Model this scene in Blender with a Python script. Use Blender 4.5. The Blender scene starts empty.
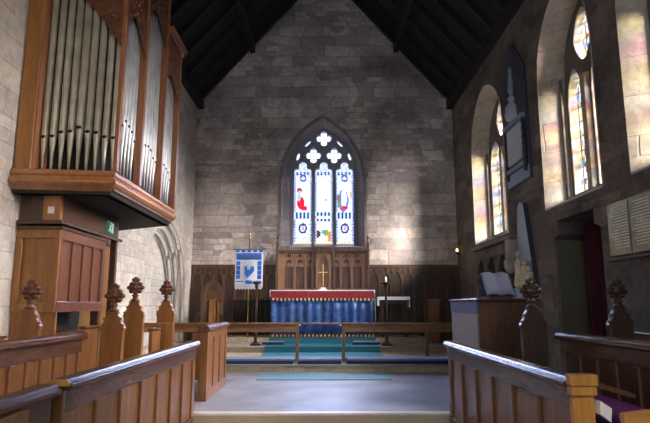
import bpy, bmesh, math, random
from mathutils import Vector, Matrix
random.seed(7)
PI = math.pi
scene = bpy.context.scene
COL = scene.collection

# ------------------------------------------------------------------ materials
def lin(c):
    return tuple(((v/12.92) if v <= .04045 else ((v+.055)/1.055)**2.4) for v in c)
def new_mat(name, rough=.6, metal=0., spec=.5):
    m = bpy.data.materials.new(name); m.use_nodes = True
    nt = m.node_tree; b = nt.nodes['Principled BSDF']
    b.inputs['Roughness'].default_value = rough
    b.inputs['Metallic'].default_value = metal
    b.inputs['Specular IOR Level'].default_value = spec
    return m, nt, b
def N(nt, t, **kw):
    n = nt.nodes.new(t)
    for k, v in kw.items():
        if k.startswith('i_'): n.inputs[k[2:].replace('_', ' ')].default_value = v
        else: setattr(n, k, v)
    return n
def mixc(nt, fac, a, b, mode='MIX'):
    n = nt.nodes.new('ShaderNodeMix'); n.data_type = 'RGBA'; n.blend_type = mode
    for idx, v in ((0, fac), (6, a), (7, b)):
        if hasattr(v, 'links') or hasattr(v, 'is_linked'): nt.links.new(v, n.inputs[idx])
        else: n.inputs[idx].default_value = v if idx == 0 else (*v, 1)
    return n.outputs[2]
def ramp(nt, fac, stops):
    r = nt.nodes.new('ShaderNodeValToRGB'); e = r.color_ramp.elements
    while len(e) < len(stops): e.new(.5)
    for k, (p, c) in enumerate(stops):
        e[k].position = p; e[k].color = (*c, 1)
    nt.links.new(fac, r.inputs[0]); return r.outputs[0]
def plain(name, c, rough=.6, metal=0., var=.12, scale=14., bump=.0, spec=.5):
    m, nt, b = new_mat(name, rough, metal, spec)
    tc = N(nt, 'ShaderNodeTexCoord'); no = N(nt, 'ShaderNodeTexNoise', i_Scale=scale, i_Detail=4.)
    nt.links.new(tc.outputs['Object'], no.inputs['Vector'])
    d = tuple(v*(1-var) for v in c); l = tuple(min(1, v*(1+var)) for v in c)
    nt.links.new(ramp(nt, no.outputs['Fac'], [(.3, d), (.7, l)]), b.inputs['Base Color'])
    if bump:
        bp = N(nt, 'ShaderNodeBump', i_Strength=bump, i_Distance=.01)
        nt.links.new(no.outputs['Fac'], bp.inputs['Height']); nt.links.new(bp.outputs[0], b.inputs['Normal'])
    return m
def wood(name, light, dark, axis=2, rough=.32, freq=14.):
    m, nt, b = new_mat(name, rough)
    tc = N(nt, 'ShaderNodeTexCoord'); mp = N(nt, 'ShaderNodeMapping')
    sc = [freq]*3; sc[axis] = freq*.09; mp.inputs['Scale'].default_value = sc
    nt.links.new(tc.outputs['Object'], mp.inputs['Vector'])
    no = N(nt, 'ShaderNodeTexNoise', i_Scale=1.6, i_Detail=6., i_Distortion=.6)
    nt.links.new(mp.outputs[0], no.inputs['Vector'])
    no2 = N(nt, 'ShaderNodeTexNoise', i_Scale=7., i_Detail=3.)
    nt.links.new(mp.outputs[0], no2.inputs['Vector'])
    c = ramp(nt, no.outputs['Fac'], [(.32, dark), (.68, light)])
    c2 = mixc(nt, .25, c, ramp(nt, no2.outputs['Fac'], [(.35, tuple(v*.55 for v in dark)), (.65, light)]))
    nt.links.new(c2, b.inputs['Base Color'])
    bp = N(nt, 'ShaderNodeBump', i_Strength=.15, i_Distance=.004)
    nt.links.new(no2.outputs['Fac'], bp.inputs['Height']); nt.links.new(bp.outputs[0], b.inputs['Normal'])
    return m
def stone(name, c1, c2, mortar, rowh=.26, bw=.55, rough=.85, contrast=1., msize=.012, warp=.42):
    m, nt, b = new_mat(name, rough, spec=.3)
    g = N(nt, 'ShaderNodeNewGeometry'); sp = N(nt, 'ShaderNodeSeparateXYZ'); nt.links.new(g.outputs['Position'], sp.inputs[0])
    ad = N(nt, 'ShaderNodeMath', operation='ADD'); nt.links.new(sp.outputs[0], ad.inputs[0]); nt.links.new(sp.outputs[1], ad.inputs[1])
    cb = N(nt, 'ShaderNodeCombineXYZ'); nt.links.new(ad.outputs[0], cb.inputs[0]); nt.links.new(sp.outputs[2], cb.inputs[1])
    wn = N(nt, 'ShaderNodeTexNoise', i_Scale=1.7, i_Detail=3.); nt.links.new(cb.outputs[0], wn.inputs['Vector'])
    ws = N(nt, 'ShaderNodeVectorMath', operation='MULTIPLY_ADD')
    nt.links.new(wn.outputs['Color'], ws.inputs[0]); ws.inputs[1].default_value = (warp, warp*.3, 0); nt.links.new(cb.outputs[0], ws.inputs[2])
    def brick(rh, w, off, sq, v=(0, 0, 0)):
        mpn = N(nt, 'ShaderNodeMapping'); mpn.inputs['Location'].default_value = v; nt.links.new(ws.outputs[0], mpn.inputs['Vector'])
        br = N(nt, 'ShaderNodeTexBrick', offset=off, squash=sq, squash_frequency=3, offset_frequency=2)
        nt.links.new(mpn.outputs[0], br.inputs['Vector'])
        for k, val in (('Scale', 1.), ('Mortar Size', msize), ('Mortar Smooth', .6), ('Bias', 0.), ('Brick Width', w), ('Row Height', rh)):
            br.inputs[k].default_value = val
        br.inputs['Color1'].default_value = (*c1, 1); br.inputs['Color2'].default_value = (*c2, 1); br.inputs['Mortar'].default_value = (*mortar, 1)
        return br
    ba = brick(rowh, bw, .42, 1.5)
    bb = brick(rowh*.5, bw*.62, .37, .8, (3.3, 0, 0))
    # patches where a tall course is broken into two thin ones
    pn = N(nt, 'ShaderNodeTexNoise', i_Scale=.9, i_Detail=0.); 
    nt.links.new(cb.outputs[0], pn.inputs['Vector'])
    pf = ramp(nt, pn.outputs['Fac'], [(.57, (0, 0, 0)), (.58, (1, 1, 1))])
    col = mixc(nt, pf, ba.outputs['Color'], bb.outputs['Color'])
    fac = mixc(nt, pf, ba.outputs['Fac'], bb.outputs['Fac'])
    n2 = N(nt, 'ShaderNodeTexNoise', i_Scale=.7, i_Detail=5., i_Roughness=.65); nt.links.new(g.outputs['Position'], n2.inputs['Vector'])
    k = .45*contrast
    col = mixc(nt, 1., col, ramp(nt, n2.outputs['Fac'], [(.3, (1-k, 1-k, 1-k)), (.7, (1+k, 1+k, 1+k))]), 'MULTIPLY')
    n3 = N(nt, 'ShaderNodeTexNoise', i_Scale=9., i_Detail=6., i_Roughness=.7); nt.links.new(g.outputs['Position'], n3.inputs['Vector'])
    col = mixc(nt, 1., col, ramp(nt, n3.outputs['Fac'], [(.3, (.78, .78, .78)), (.7, (1.2, 1.2, 1.2))]), 'MULTIPLY')
    nt.links.new(col, b.inputs['Base Color'])
    h = N(nt, 'ShaderNodeMath', operation='MULTIPLY_ADD'); nt.links.new(fac, h.inputs[0]); h.inputs[1].default_value = -1.2; nt.links.new(n3.outputs['Fac'], h.inputs[2])
    bp = N(nt, 'ShaderNodeBump', i_Strength=.55, i_Distance=.025)
    nt.links.new(h.outputs[0], bp.inputs['Height']); nt.links.new(bp.outputs[0], b.inputs['Normal'])
    return m
def emit(name, c, s):
    m = bpy.data.materials.new(name); m.use_nodes = True; nt = m.node_tree; nt.nodes.clear()
    o = N(nt, 'ShaderNodeOutputMaterial'); e = N(nt, 'ShaderNodeEmission')
    e.inputs[0].default_value = (*c, 1); e.inputs[1].default_value = s
    nt.links.new(e.outputs[0], o.inputs[0]); return m
def glass_mat(name, s):
    m = bpy.data.materials.new(name); m.use_nodes = True; nt = m.node_tree; nt.nodes.clear()
    o = N(nt, 'ShaderNodeOutputMaterial'); e = N(nt, 'ShaderNodeEmission', i_Strength=s)
    a = N(nt, 'ShaderNodeVertexColor', layer_name='glass'); nt.links.new(a.outputs[0], e.inputs[0])
    tr = N(nt, 'ShaderNodeBsdfTransparent'); nt.links.new(a.outputs[0], tr.inputs[0])
    ad = N(nt, 'ShaderNodeAddShader'); nt.links.new(e.outputs[0], ad.inputs[0]); nt.links.new(tr.outputs[0], ad.inputs[1])
    nt.links.new(ad.outputs[0], o.inputs[0]); return m

M = {}
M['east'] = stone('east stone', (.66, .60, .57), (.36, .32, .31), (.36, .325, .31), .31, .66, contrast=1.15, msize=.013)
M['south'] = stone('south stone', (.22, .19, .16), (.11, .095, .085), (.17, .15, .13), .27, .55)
M['north'] = stone('north stone', (.60, .57, .52), (.47, .44, .41), (.44, .42, .39), .30, .6, contrast=.5, msize=.008, warp=.16)
M['dressed'] = stone('dressed stone', (.52, .46, .37), (.42, .37, .31), (.34, .30, .25), .5, .9, contrast=.35, msize=.006, warp=.05)
M['surround'] = stone('grey surround', (.30, .27, .26), (.24, .215, .21), (.2, .18, .17), .4, .5, contrast=.3, msize=.006)
M['tracery'] = plain('tracery stone', (.28, .28, .34), .8, bump=.2)  # bluish tint has the window's bloom put into the stone colour
M['tracery_dark'] = plain('dark tracery stone', (.16, .14, .12), .8, bump=.2)
M['mould'] = plain('moulded stone', (.58, .55, .52), .8, bump=.2)
M['oak'] = wood('oak', (.32, .145, .055), (.15, .062, .026), 2)
M['oak_y'] = wood('oak along', (.17, .075, .045), (.085, .038, .025), 1, rough=.26)
M['oak_m'] = wood('oak ledge', (.26, .12, .06), (.15, .065, .035), 1, rough=.35)
M['oak_x'] = wood('oak across', (.38, .19, .08), (.18, .08, .035), 0, rough=.25)
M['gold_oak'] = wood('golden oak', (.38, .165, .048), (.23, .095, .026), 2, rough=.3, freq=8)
M['lit_oak'] = wood('lit oak', (.62, .31, .08), (.42, .19, .045), 2, rough=.3, freq=8)  # brighter copy of the oak, with warm light put into its colour
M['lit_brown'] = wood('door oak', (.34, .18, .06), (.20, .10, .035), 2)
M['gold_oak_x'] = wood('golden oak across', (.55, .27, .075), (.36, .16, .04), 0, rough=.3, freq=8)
M['red_oak'] = wood('organ oak', (.36, .155, .075), (.20, .08, .04), 2, rough=.3)
M['case_oak'] = wood('dark red oak', (.21, .085, .05), (.11, .042, .027), 2, rough=.3)
M['base_oak'] = wood('organ base oak', (.42, .19, .075), (.28, .12, .05), 1, rough=.24)
M['red_oak_y'] = wood('organ oak along', (.36, .16, .09), (.22, .095, .055), 1, rough=.22)
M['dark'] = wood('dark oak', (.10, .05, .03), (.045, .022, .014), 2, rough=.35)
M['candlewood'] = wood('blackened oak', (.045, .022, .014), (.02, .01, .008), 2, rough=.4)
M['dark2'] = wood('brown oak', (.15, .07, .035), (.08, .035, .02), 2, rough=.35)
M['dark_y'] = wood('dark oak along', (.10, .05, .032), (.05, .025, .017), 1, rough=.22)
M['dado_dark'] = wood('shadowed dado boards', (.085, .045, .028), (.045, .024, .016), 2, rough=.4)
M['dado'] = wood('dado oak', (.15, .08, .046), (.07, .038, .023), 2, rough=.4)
M['reredos'] = wood('reredos oak', (.30, .155, .085), (.17, .085, .048), 2, rough=.35)
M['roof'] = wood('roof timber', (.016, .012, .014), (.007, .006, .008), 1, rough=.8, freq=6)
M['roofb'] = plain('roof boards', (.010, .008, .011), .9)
M['carved'] = plain('carved oak', (.13, .05, .022), .4, var=.4, scale=30, bump=.4)
M['carved_shaded'] = plain('shaded carved oak', (.06, .028, .016), .35, var=.4, scale=30)  # carved oak with the right side's shade put into its colour
M['black'] = plain('shade black', (.010, .009, .010), .8)  # near-black that stands in for shade inside recesses and openings
M['iron'] = plain('black iron', (.02, .018, .018), .45, .6)
M['pipe'] = plain('pipe metal', (.50, .47, .38), .38, .25, var=.25, scale=5)
M['pipe_side'] = plain('pipe metal grey', (.46, .50, .54), .36, .3, var=.2, scale=5)
M['brass'] = plain('brass', (.75, .50, .18), .25, 1.)
M['gold'] = plain('gold trim', (.85, .60, .18), .4, .4)
M['blue'] = plain('blue damask', (.012, .06, .235), .45, var=.6, scale=9, spec=.6)
M['red'] = plain('red brocade', (.23, .008, .022), .6, var=.25, scale=40)
M['white_cloth'] = plain('white linen', (.80, .80, .84), .8, var=.04)
M['teal'] = plain('teal carpet', (.02, .17, .24), .65, var=.2, scale=60)
M['rug'] = plain('pale blue carpet', (.22, .42, .55), .7, var=.15, scale=40)
M['navy'] = plain('navy cushion', (.018, .03, .085), .7, var=.25)
M['kneel'] = plain('blue kneeler top', (.20, .28, .45), .7, var=.15)
M['slab'] = plain('chancel slabs', (.31, .32, .37), .5, var=.28, scale=1.6)
M['stepst'] = stone('step stone', (.50, .42, .30), (.42, .35, .25), (.2, .16, .12), .4, .7, contrast=.3, msize=.006)
M['tread'] = plain('tread stone', (.36, .34, .34), .5, var=.15, scale=3)
M['riser'] = plain('beige riser', (.62, .50, .34), .7, var=.12, scale=3)
M['nosing'] = plain('step nosing', (.88, .84, .76), .45, var=.06)
M['plaster'] = plain('olive plaster', (.13, .12, .08), .9, var=.08, scale=3)
M['maroon'] = plain('maroon curtain', (.06, .004, .02), .8)
M['slate'] = plain('slate', (.045, .055, .075), .45, var=.2)
M['marble'] = plain('white marble', (.60, .62, .68), .35, var=.1)
M['bluemarble'] = plain('grey marble', (.28, .36, .50), .4, var=.12, scale=4)
M['cream'] = plain('cream marble', (.72, .62, .45), .4, var=.1)
M['plaque'] = plain('bronze plaque', (.33, .30, .18), .28, .7, var=.3, scale=5)
M['plaque_txt'] = plain('plaque lettering', (.75, .75, .68), .5)
M['banner'] = plain('banner silk', (.60, .64, .74), .6, var=.06)
M['banner_blue'] = plain('banner blue', (.02, .15, .62), .6, var=.1)
M['frontalgrey'] = plain('grey lectern cloth', (.30, .28, .27), .8)
M['lavender'] = plain('lavender lectern band', (.13, .13, .24), .8)
M['purple'] = plain('magenta cushion', (.30, .015, .17), .85)
M['redcush'] = plain('crimson cushion', (.45, .02, .05), .8)
M['page'] = plain('blue grey page', (.16, .20, .30), .4, var=.1)
M['paper'] = plain('paper', (.82, .83, .86), .7, var=.03)
M['plastic'] = plain('white plastic', (.8, .8, .78), .4, var=.02)
M['green'] = emit('exit sign green', (.08, .40, .28), .22)
M['signw'] = emit('exit sign white', (.75, .95, .85), .4)
M['candle'] = plain('candle wax', (.85, .83, .78), .5, var=.03)
M['flame'] = emit('lamp glow', (1., .55, .2), 9.)
M['glassE'] = glass_mat('east stained glass', .72)
M['glassS'] = glass_mat('south stained glass', .75)
M['fillW'] = emit('west fill glow', (.82, .88, 1.), 2.0)  # glow of an unseen pane added as fill from behind the viewer

# ------------------------------------------------------------------ mesh building
class MB:
    def __init__(s): s.b = bmesh.new()
    def box(s, x0, x1, y0, y1, z0, z1):
        bm = s.b
        v = [bm.verts.new(p) for p in ((x0,y0,z0),(x1,y0,z0),(x1,y1,z0),(x0,y1,z0),(x0,y0,z1),(x1,y0,z1),(x1,y1,z1),(x0,y1,z1))]
        for f in ((3,2,1,0),(4,5,6,7),(0,1,5,4),(1,2,6,5),(2,3,7,6),(3,0,4,7)): bm.faces.new([v[i] for i in f])
        return s
    def prism(s, poly, a0, a1, fr):
        """poly in (u,v); fr(u,v,w) -> xyz; extruded w from a0 to a1"""
        bm = s.b
        A = [bm.verts.new(fr(u, v, a0)) for u, v in poly]; B = [bm.verts.new(fr(u, v, a1)) for u, v in poly]
        n = len(poly)
        bm.faces.new(A[::-1]); bm.faces.new(B)
        for i in range(n): bm.faces.new((A[i], A[(i+1) % n], B[(i+1) % n], B[i]))
        return s
    def loft(s, A, B):
        bm = s.b; a = [bm.verts.new(p) for p in A]; b = [bm.verts.new(p) for p in B]
        for i in range(len(A)-1): bm.faces.new((a[i], a[i+1], b[i+1], b[i]))
        return s
    def lathe(s, prof, cx=0, cy=0, n=16, base=0, ax='z'):
        bm = s.b; rings = []
        for r, z in prof:
            ring = []
            for k in range(n):
                t = 2*PI*k/n; q = (cx+r*math.cos(t), cy+r*math.sin(t), base+z)
                ring.append(bm.verts.new(q))
            rings.append(ring)
        for a, b in zip(rings, rings[1:]):
            for k in range(n): bm.faces.new((a[k], a[(k+1) % n], b[(k+1) % n], b[k]))
        bm.faces.new(rings[0][::-1]); bm.faces.new(rings[-1]); return s
    def tube(s, pts, r, n=8):
        bm = s.b; rings = []; pts = [Vector(p) for p in pts]
        for i, p in enumerate(pts):
            d = (pts[min(i+1, len(pts)-1)] - pts[max(i-1, 0)]).normalized()
            u = d.orthogonal().normalized() if abs(d.z) < .99 else Vector((1, 0, 0))
            u = (u - d*u.dot(d)).normalized(); w = d.cross(u)
            rings.append([bm.verts.new(p + r*(math.cos(2*PI*k/n)*u + math.sin(2*PI*k/n)*w)) for k in range(n)])
        for a, b in zip(rings, rings[1:]):
            for k in range(n): bm.faces.new((a[k], a[(k+1) % n], b[(k+1) % n], b[k]))
        bm.faces.new(rings[0][::-1]); bm.faces.new(rings[-1]); return s
    def ball(s, x, y, z, rx, ry=None, rz=None, sub=2):
        ry = ry or rx; rz = rz or rx
        bmesh.ops.create_icosphere(s.b, subdivisions=sub, radius=1, matrix=Matrix.Translation((x, y, z)) @ Matrix.Diagonal((rx, ry, rz, 1)))
        return s
    def grid(s, fn, nu, nv):
        bm = s.b; g = [[bm.verts.new(fn(i/nu, j/nv)) for j in range(nv+1)] for i in range(nu+1)]
        for i in range(nu):
            for j in range(nv): bm.faces.new((g[i][j], g[i+1][j], g[i+1][j+1], g[i][j+1]))
        return s
    def plate(s, outer, holes, w0, w1, fr):
        """flat plate with holes: outlines in (u,v), thickness w0..w1"""
        cu = bpy.data.curves.new('t', 'CURVE'); cu.dimensions = '2D'; cu.fill_mode = 'BOTH'; cu.extrude = .5
        for poly in [outer]+list(holes):
            sp = cu.splines.new('POLY'); sp.points.add(len(poly)-1); sp.use_cyclic_u = True
            for k, (u, v) in enumerate(poly): sp.points[k].co = (u, v, 0, 1)
        ob = bpy.data.objects.new('t', cu); COL.objects.link(ob)
        dg = bpy.context.evaluated_depsgraph_get(); me = bpy.data.meshes.new_from_object(ob.evaluated_get(dg))
        bpy.data.objects.remove(ob); bpy.data.curves.remove(cu)
        t = bmesh.new(); t.from_mesh(me); bpy.data.meshes.remove(me)
        bmesh.ops.remove_doubles(t, verts=t.verts, dist=1e-5)
        for v in t.verts:
            v.co = Vector(fr(v.co.x, v.co.y, w0 if v.co.z < 0 else w1))
        m2 = bpy.data.meshes.new('t'); t.to_mesh(m2); t.free(); s.b.from_mesh(m2); bpy.data.meshes.remove(m2)
        return s
    def build(s, name, mat, parent=None, bevel=0., smooth=False, solid=0.):
        bmesh.ops.recalc_face_normals(s.b, faces=s.b.faces)
        off = Vector((0, 0, 0)); q = parent
        while q is not None: off += q.location; q = q.parent
        if parent is None:   # origin at the base centre of the thing
            xs = [v.co for v in s.b.verts]
            off = Vector(((min(v.x for v in xs)+max(v.x for v in xs))/2, (min(v.y for v in xs)+max(v.y for v in xs))/2, min(v.z for v in xs)))
        for v in s.b.verts: v.co -= off
        me = bpy.data.meshes.new(name); s.b.to_mesh(me); s.b.free()
        for p in me.polygons: p.use_smooth = smooth
        me.materials.append(M[mat] if isinstance(mat, str) else mat)
        o = bpy.data.objects.new(name, me); COL.objects.link(o); o.parent = parent
        if parent is None: o.location = off
        if solid:
            md = o.modifiers.new('s', 'SOLIDIFY'); md.thickness = solid; md.offset = 0
        if bevel:
            md = o.modifiers.new('b', 'BEVEL'); md.width = bevel; md.segments = 2; md.limit_method = 'ANGLE'; md.angle_limit = .7
        return o
def thing(name, label, cat, loc, group=None, rz=0):
    o = bpy.data.objects.new(name, None); COL.objects.link(o); o.location = loc; o.rotation_euler = (0, 0, rz)
    o.empty_display_size = .1
    o['label'] = label; o['category'] = cat
    if group: o['group'] = group
    return o
def tag(o, label, cat, group=None, kind=None):
    o['label'] = label; o['category'] = cat
    if group: o['group'] = group
    if kind: o['kind'] = kind
    return o
def struct(o): o['kind'] = 'structure'; return o
def dup(root, loc, label, group=None):
    r = root.copy(); COL.objects.link(r); r.location = loc; r['label'] = label
    if group: r['group'] = group
    for ch in list(root.children):
        c = ch.copy(); COL.objects.link(c); c.parent = r
        for g in list(ch.children):
            d = g.copy(); COL.objects.link(d); d.parent = c
    return r
# frames: plate coordinates -> world
FX = lambda u, v, w: (u, w, v)     # faces along Y (seen from the nave)
FY = lambda u, v, w: (w, u, v)     # faces along X (side walls)
def arch(cx, w, z0, zs, za, n=10):
    """two-centred pointed arch outline, from bottom left round to bottom right"""
    h = za-zs; R = (w*w+h*h)/(2*w); L = []
    for k in range(n+1):
        x = -w + w*k/n; z = zs + math.sqrt(max(0, R*R-(x-(R-w))**2)); L.append((cx+x, z))
    L[-1] = (cx, za)
    return [(cx-w, z0)]+L+[(2*cx-x, z) for x, z in L[-2::-1]]+[(cx+w, z0)]
def foil(cx, cz, d, r, lobes=4, n=40, rot=0.):
    P = []
    for k in range(n):
        t = 2*PI*k/n; s = 2*PI/lobes; ph = (t-rot+s/2) % s - s/2
        P.append((cx+(d*math.cos(ph)+math.sqrt(max(0, r*r-(d*math.sin(ph))**2)))*math.cos(t), cz+(d*math.cos(ph)+math.sqrt(max(0, r*r-(d*math.sin(ph))**2)))*math.sin(t)))
    return P
def lobed(cx, w, z0, zs, zl, rl):
    """light of a window: square shoulders rounded in, with a round lobe above"""
    P = [(cx-w, z0), (cx-w, zs-.06), (cx-w*.9, zs), (cx-rl*1.0, zs+.02)]
    for k in range(9):
        t = PI*1.08 - k/8*PI*1.16; P.append((cx+rl*math.cos(t), zl+rl*math.sin(t)))
    return P+[(cx+rl, zs+.02), (cx+w*.9, zs), (cx+w, zs-.06), (cx+w, z0)]

EY, XL, XR = 14.87, -3.51, 3.68
ZF, ZU, Z1, Z2, Z3 = -1.30, -1.15, -1.02, -.906, -.765
Y0, YS1, YS2, YS3, YW = 6.25, 9.84, 12.33, 13.30, -3.0
EAVE, APEX = 5.6, 9.72

# ------------------------------------------------------------------ setting
struct(MB().box(XL-1.5, XR+1.5, YW, Y0+.4, ZF-.2, ZF).build('floor', 'tread'))
up = struct(MB().box(XL, XR, Y0, YS1+.2, ZF, ZU).build('floor', 'slab'))
struct(MB().box(XL, XR, Y0-.05, Y0+.05, ZU-.025, ZU+.004).build('trim_1', 'nosing', None, .008))
struct(MB().box(XL, XR, Y0-.02, Y0-.001, ZF, ZU-.025).build('trim_1', 'riser'))
struct(MB().box(XL, XR, YS1, YS2+.1, ZF, Z1).build('floor', 'stepst'))
struct(MB().box(XL, XR, YS1-.02, YS1+.3, Z1-.03, Z1+.004).build('trim_2', 'tread', None, .006))
struct(MB().box(XL, XR, YS2, YS3+.1, ZF, Z2).build('floor', 'stepst'))
struct(MB().box(XL, XR, YS2-.02, YS2+.95, Z2-.02, Z2+.004).build('trim_3', 'tread', None, .005))
struct(MB().box(-2.4, 2.5, YS3, EY, ZF, Z3).build('floor', 'stepst'))
struct(MB().box(XL, -2.4, YS3, EY, ZF, Z2+.001).build('floor', 'tread')); struct(MB().box(2.5, XR, YS3, EY, ZF, Z2+.001).build('floor', 'tread'))

# carpet runner climbing the steps
prof = [(10.62, Z1+.008), (YS2-.028, Z1+.008), (YS2-.028, Z2+.012), (YS3-.012, Z2+.012), (YS3-.012, Z3+.008), (EY-1.55, Z3+.008)]
cp = MB()
for (a, b), (c, d) in zip(prof, prof[1:]):
    if abs(a-c) > .1: cp.box(-1.25, 1.27, a-.008, c, b-.006, b)
    else: cp.box(-1.25, 1.27, a-.008, a, b-.006, d)
tag(cp.build('stair_carpet', 'teal'), 'teal carpet runner climbing the steps in front of the altar', 'carpet')
tag(MB().box(-1.02, 1.10, 8.85, 9.80, ZU, ZU+.012).build('rug', 'rug', None, .004), 'pale blue strip of carpet on the floor below the first altar step', 'rug')

# east wall with window opening
east_out = arch(.01, 1.15, 1.55, 3.35, 5.2, 14)
w = MB().plate([(XL-.6, ZF-.2), (XR+.6, ZF-.2), (XR+.6, EAVE-.3), (XR, EAVE), (.07, APEX), (XL, EAVE), (XL-.6, EAVE-.3)], [east_out], EY, EY+.6, FX)
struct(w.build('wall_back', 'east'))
def splayed(outer, inner, w0, w1, fr, steps=3):
    b = MB()
    for k in range(steps):
        a0, a1 = k/steps, (k+1)/steps
        A = [fr(o[0]+(i[0]-o[0])*a0, o[1]+(i[1]-o[1])*a0, w0+(w1-w0)*a0) for o, i in zip(outer, inner)]
        B = [fr(o[0]+(i[0]-o[0])*a1, o[1]+(i[1]-o[1])*a1, w0+(w1-w0)*a1) for o, i in zip(outer, inner)]
        A.append(A[0]); B.append(B[0]); b.loft(A, B)
    return b
GY = EY+.36
inner = arch(.04, .93, 1.62, 3.62, 5.03, 14)
win1 = struct(splayed(east_out, inner, EY-.001, GY, FX).build('window_1', 'surround', None, solid=.03))
# raised hood band around the opening
ho = arch(.01, 1.22, 1.55, 3.35, 5.29, 14)
hb = MB()
for k in range(len(ho)-1):
    (a, b), (c, d) = ho[k], ho[k+1]; (e, f), (g, h) = east_out[k], east_out[k+1]
    hb.prism([(a, b), (c, d), (g, h), (e, f)], EY-.025, EY+.01, FX)
hb.build('window_surround', 'surround', win1)
XC = .05
lights = [(XC-.59, 0), (XC, 1), (XC+.59, 2)]
holes = [lobed(x, .245, 1.66, 3.80, 3.90, .115) for x, _ in lights]
quats = [(XC-.295, 4.20), (XC+.295, 4.20), (XC, 4.70)]
holes += [foil(x, z, .128, .092) for x, z in quats]
slots = []
for s in (-1, 1):
    for (dx, z, a, L, wd) in ((.455, 4.55, .75, .13, .035), (.73, 4.17, 1.25, .12, .045)):
        cx = XC+s*dx; ca, sa = math.cos(a)*-s, math.sin(a)
        P = []
        for t, o in ((-1, .0), (-.6, .8), (0, 1), (.6, .9), (1, .3), (.7, -.6), (0, -1), (-.7, -.8)):
            P.append((cx+ca*t*L - sa*o*wd*(-s), z+sa*t*L + ca*o*wd*(-s)))
        slots.append(P)
holes += slots
MB().plate(arch(.04, .95, 1.58, 3.62, 5.05, 14), holes, GY-.05, GY+.08, FX).build('tracery', 'tracery', win1, .012)
random.seed(3)
def glass(name, parent, u0, u1, v0, v1, w, fr, fn, cell=.026, mat='glassE'):
    bm = bmesh.new(); nu = max(2, round((u1-u0)/cell)); nv = max(2, round((v1-v0)/cell))
    g = [[bm.verts.new(fr(u0+(u1-u0)*i/nu, v0+(v1-v0)*j/nv, w)) for j in range(nv+1)] for i in range(nu+1)]
    cols = []
    for i in range(nu):
        for j in range(nv):
            bm.faces.new((g[i][j], g[i+1][j], g[i+1][j+1], g[i][j+1])); cols.append(fn((i+.5)/nu, (j+.5)/nv, i, j, nu, nv))
    off = Vector((0, 0, 0)); q = parent
    while q: off += q.location; q = q.parent
    for v in bm.verts: v.co -= off
    me = bpy.data.meshes.new(name); bm.to_mesh(me); bm.free()
    a = me.color_attributes.new('glass', 'FLOAT_COLOR', 'CORNER')
    for p, c in zip(me.polygons, cols):
        for li in p.loop_indices: a.data[li].color = (*c, 1)
    me.materials.append(M[mat]); o = bpy.data.objects.new(name, me); COL.objects.link(o); o.parent = parent
    return o
WH, PB, LB, DB, RD, OR, GN, YL, BR = (1.0, 1.07, 1.2), (.62, .74, 1.1), (.30, .40, .72), (.02, .05, .25), (.75, .02, .05), (.85, .28, .05), (.15, .4, .15), (.8, .6, .25), (.12, .05, .05)
def ell(u, v, cu, cv, ru, rv): return ((u-cu)/ru)**2+((v-cv)/rv)**2 < 1
def light_fn(which):
    def fn(u, v, i, j, nu, nv):
        c = WH if (i*7+j*3) % 5 else PB
        edge = i < 2 or i >= nu-2
        if edge: c = LB if (j//2) % 2 else (.5, .65, 1.1)
        if i in (0, nu-1): c = DB if j % 3 else PB
        for zz in (.37, .86, .33 if which != 1 else .30):
            if abs(v-zz) < .018: c = DB if (i//2) % 2 else PB
        if v < .03: c = YL
        # lozenge patterns
        if (which != 1 and v < .31 and v > .03) or v > .74:
            a = (u*4+v*26) % 1; b = (u*4-v*26) % 1
            if a < .14 or b < .14: c = (.42, .50, .80)
            if ell(u, v, .5, .2, .24, .06) and not ell(u, v, .5, .2, .15, .035): c = DB
            if ell(u, v, .5, .2, .1, .025): c = (.8, .35, .5)
        if which == 0:
            if ell(u, v, .36, .58, .17, .10) and u < .6: c = WH
            if ell(u, v, .38, .50, .22, .075) and u > .15: c = RD
            if ell(u, v, .55, .44, .18, .028): c = RD
            if ell(u, v, .30, .655, .16, .03): c = (.25, .05, .08)
            if ell(u, v, .30, .63, .10, .02): c = (.9, .5, .45)
            if ell(u, v, .27, .575, .10, .05): c = (.4, .55, .95)
        if which == 1:
            if ell(u, v, .5, .62, .22, .19): c = (1.3, 1.35, 1.5)
            if ell(u, v, .6, .545, .1, .012): c = LB
            if .04 < v < .19 and abs(u-.5) < .42:
                c = (1, 1, 1.1)
                if ell(u, v, .18, .13, .16, .05): c = BR
                if ell(u, v, .60, .16, .14, .05): c = GN
                if ell(u, v, .82, .10, .14, .07): c = OR
                if ell(u, v, .45, .08, .28, .035): c = WH
                if ell(u, v, .42, .16, .08, .03): c = LB
        if which == 2:
            if ell(u, v, .42, .53, .30, .135): c = (.12, .22, .8)
            if ell(u, v, .46, .56, .16, .12): c = (.85, .92, 1.2)
            if ell(u, v, .15, .56, .09, .05): c = (.25, .18, .12)
            if ell(u, v, .20, .48, .12, .04): c = (.2, .3, .15)
            if ell(u, v, .52, .45, .16, .022): c = RD
            if ell(u, v, .35, .43, .14, .016): c = (.6, .05, .25)
            if ell(u, v, .45, .67, .09, .02): c = (.95, .7, .6)
            if ell(u, v, .85, .60, .08, .04): c = (.6, .5, .3)
        if which != 1 and v > .74 and ell(u, v, .5, .80, .20, .045) and not ell(u, v, .5, .80, .11, .022): c = (.06, .12, .5)
        if v > .88 and abs(u-.5) < .3 and (i+j) % 3 == 0: c = LB
        if which == 1 and (j % 12 == 0) and .2 < v < .9: c = PB
        return tuple(q*random.uniform(.85, 1.1) for q in c)
    return fn
for x, k in lights: glass('stained_glass_light', win1, x-.25, x+.25, 1.64, 4.04, GY+.085, FX, light_fn(k))
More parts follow.
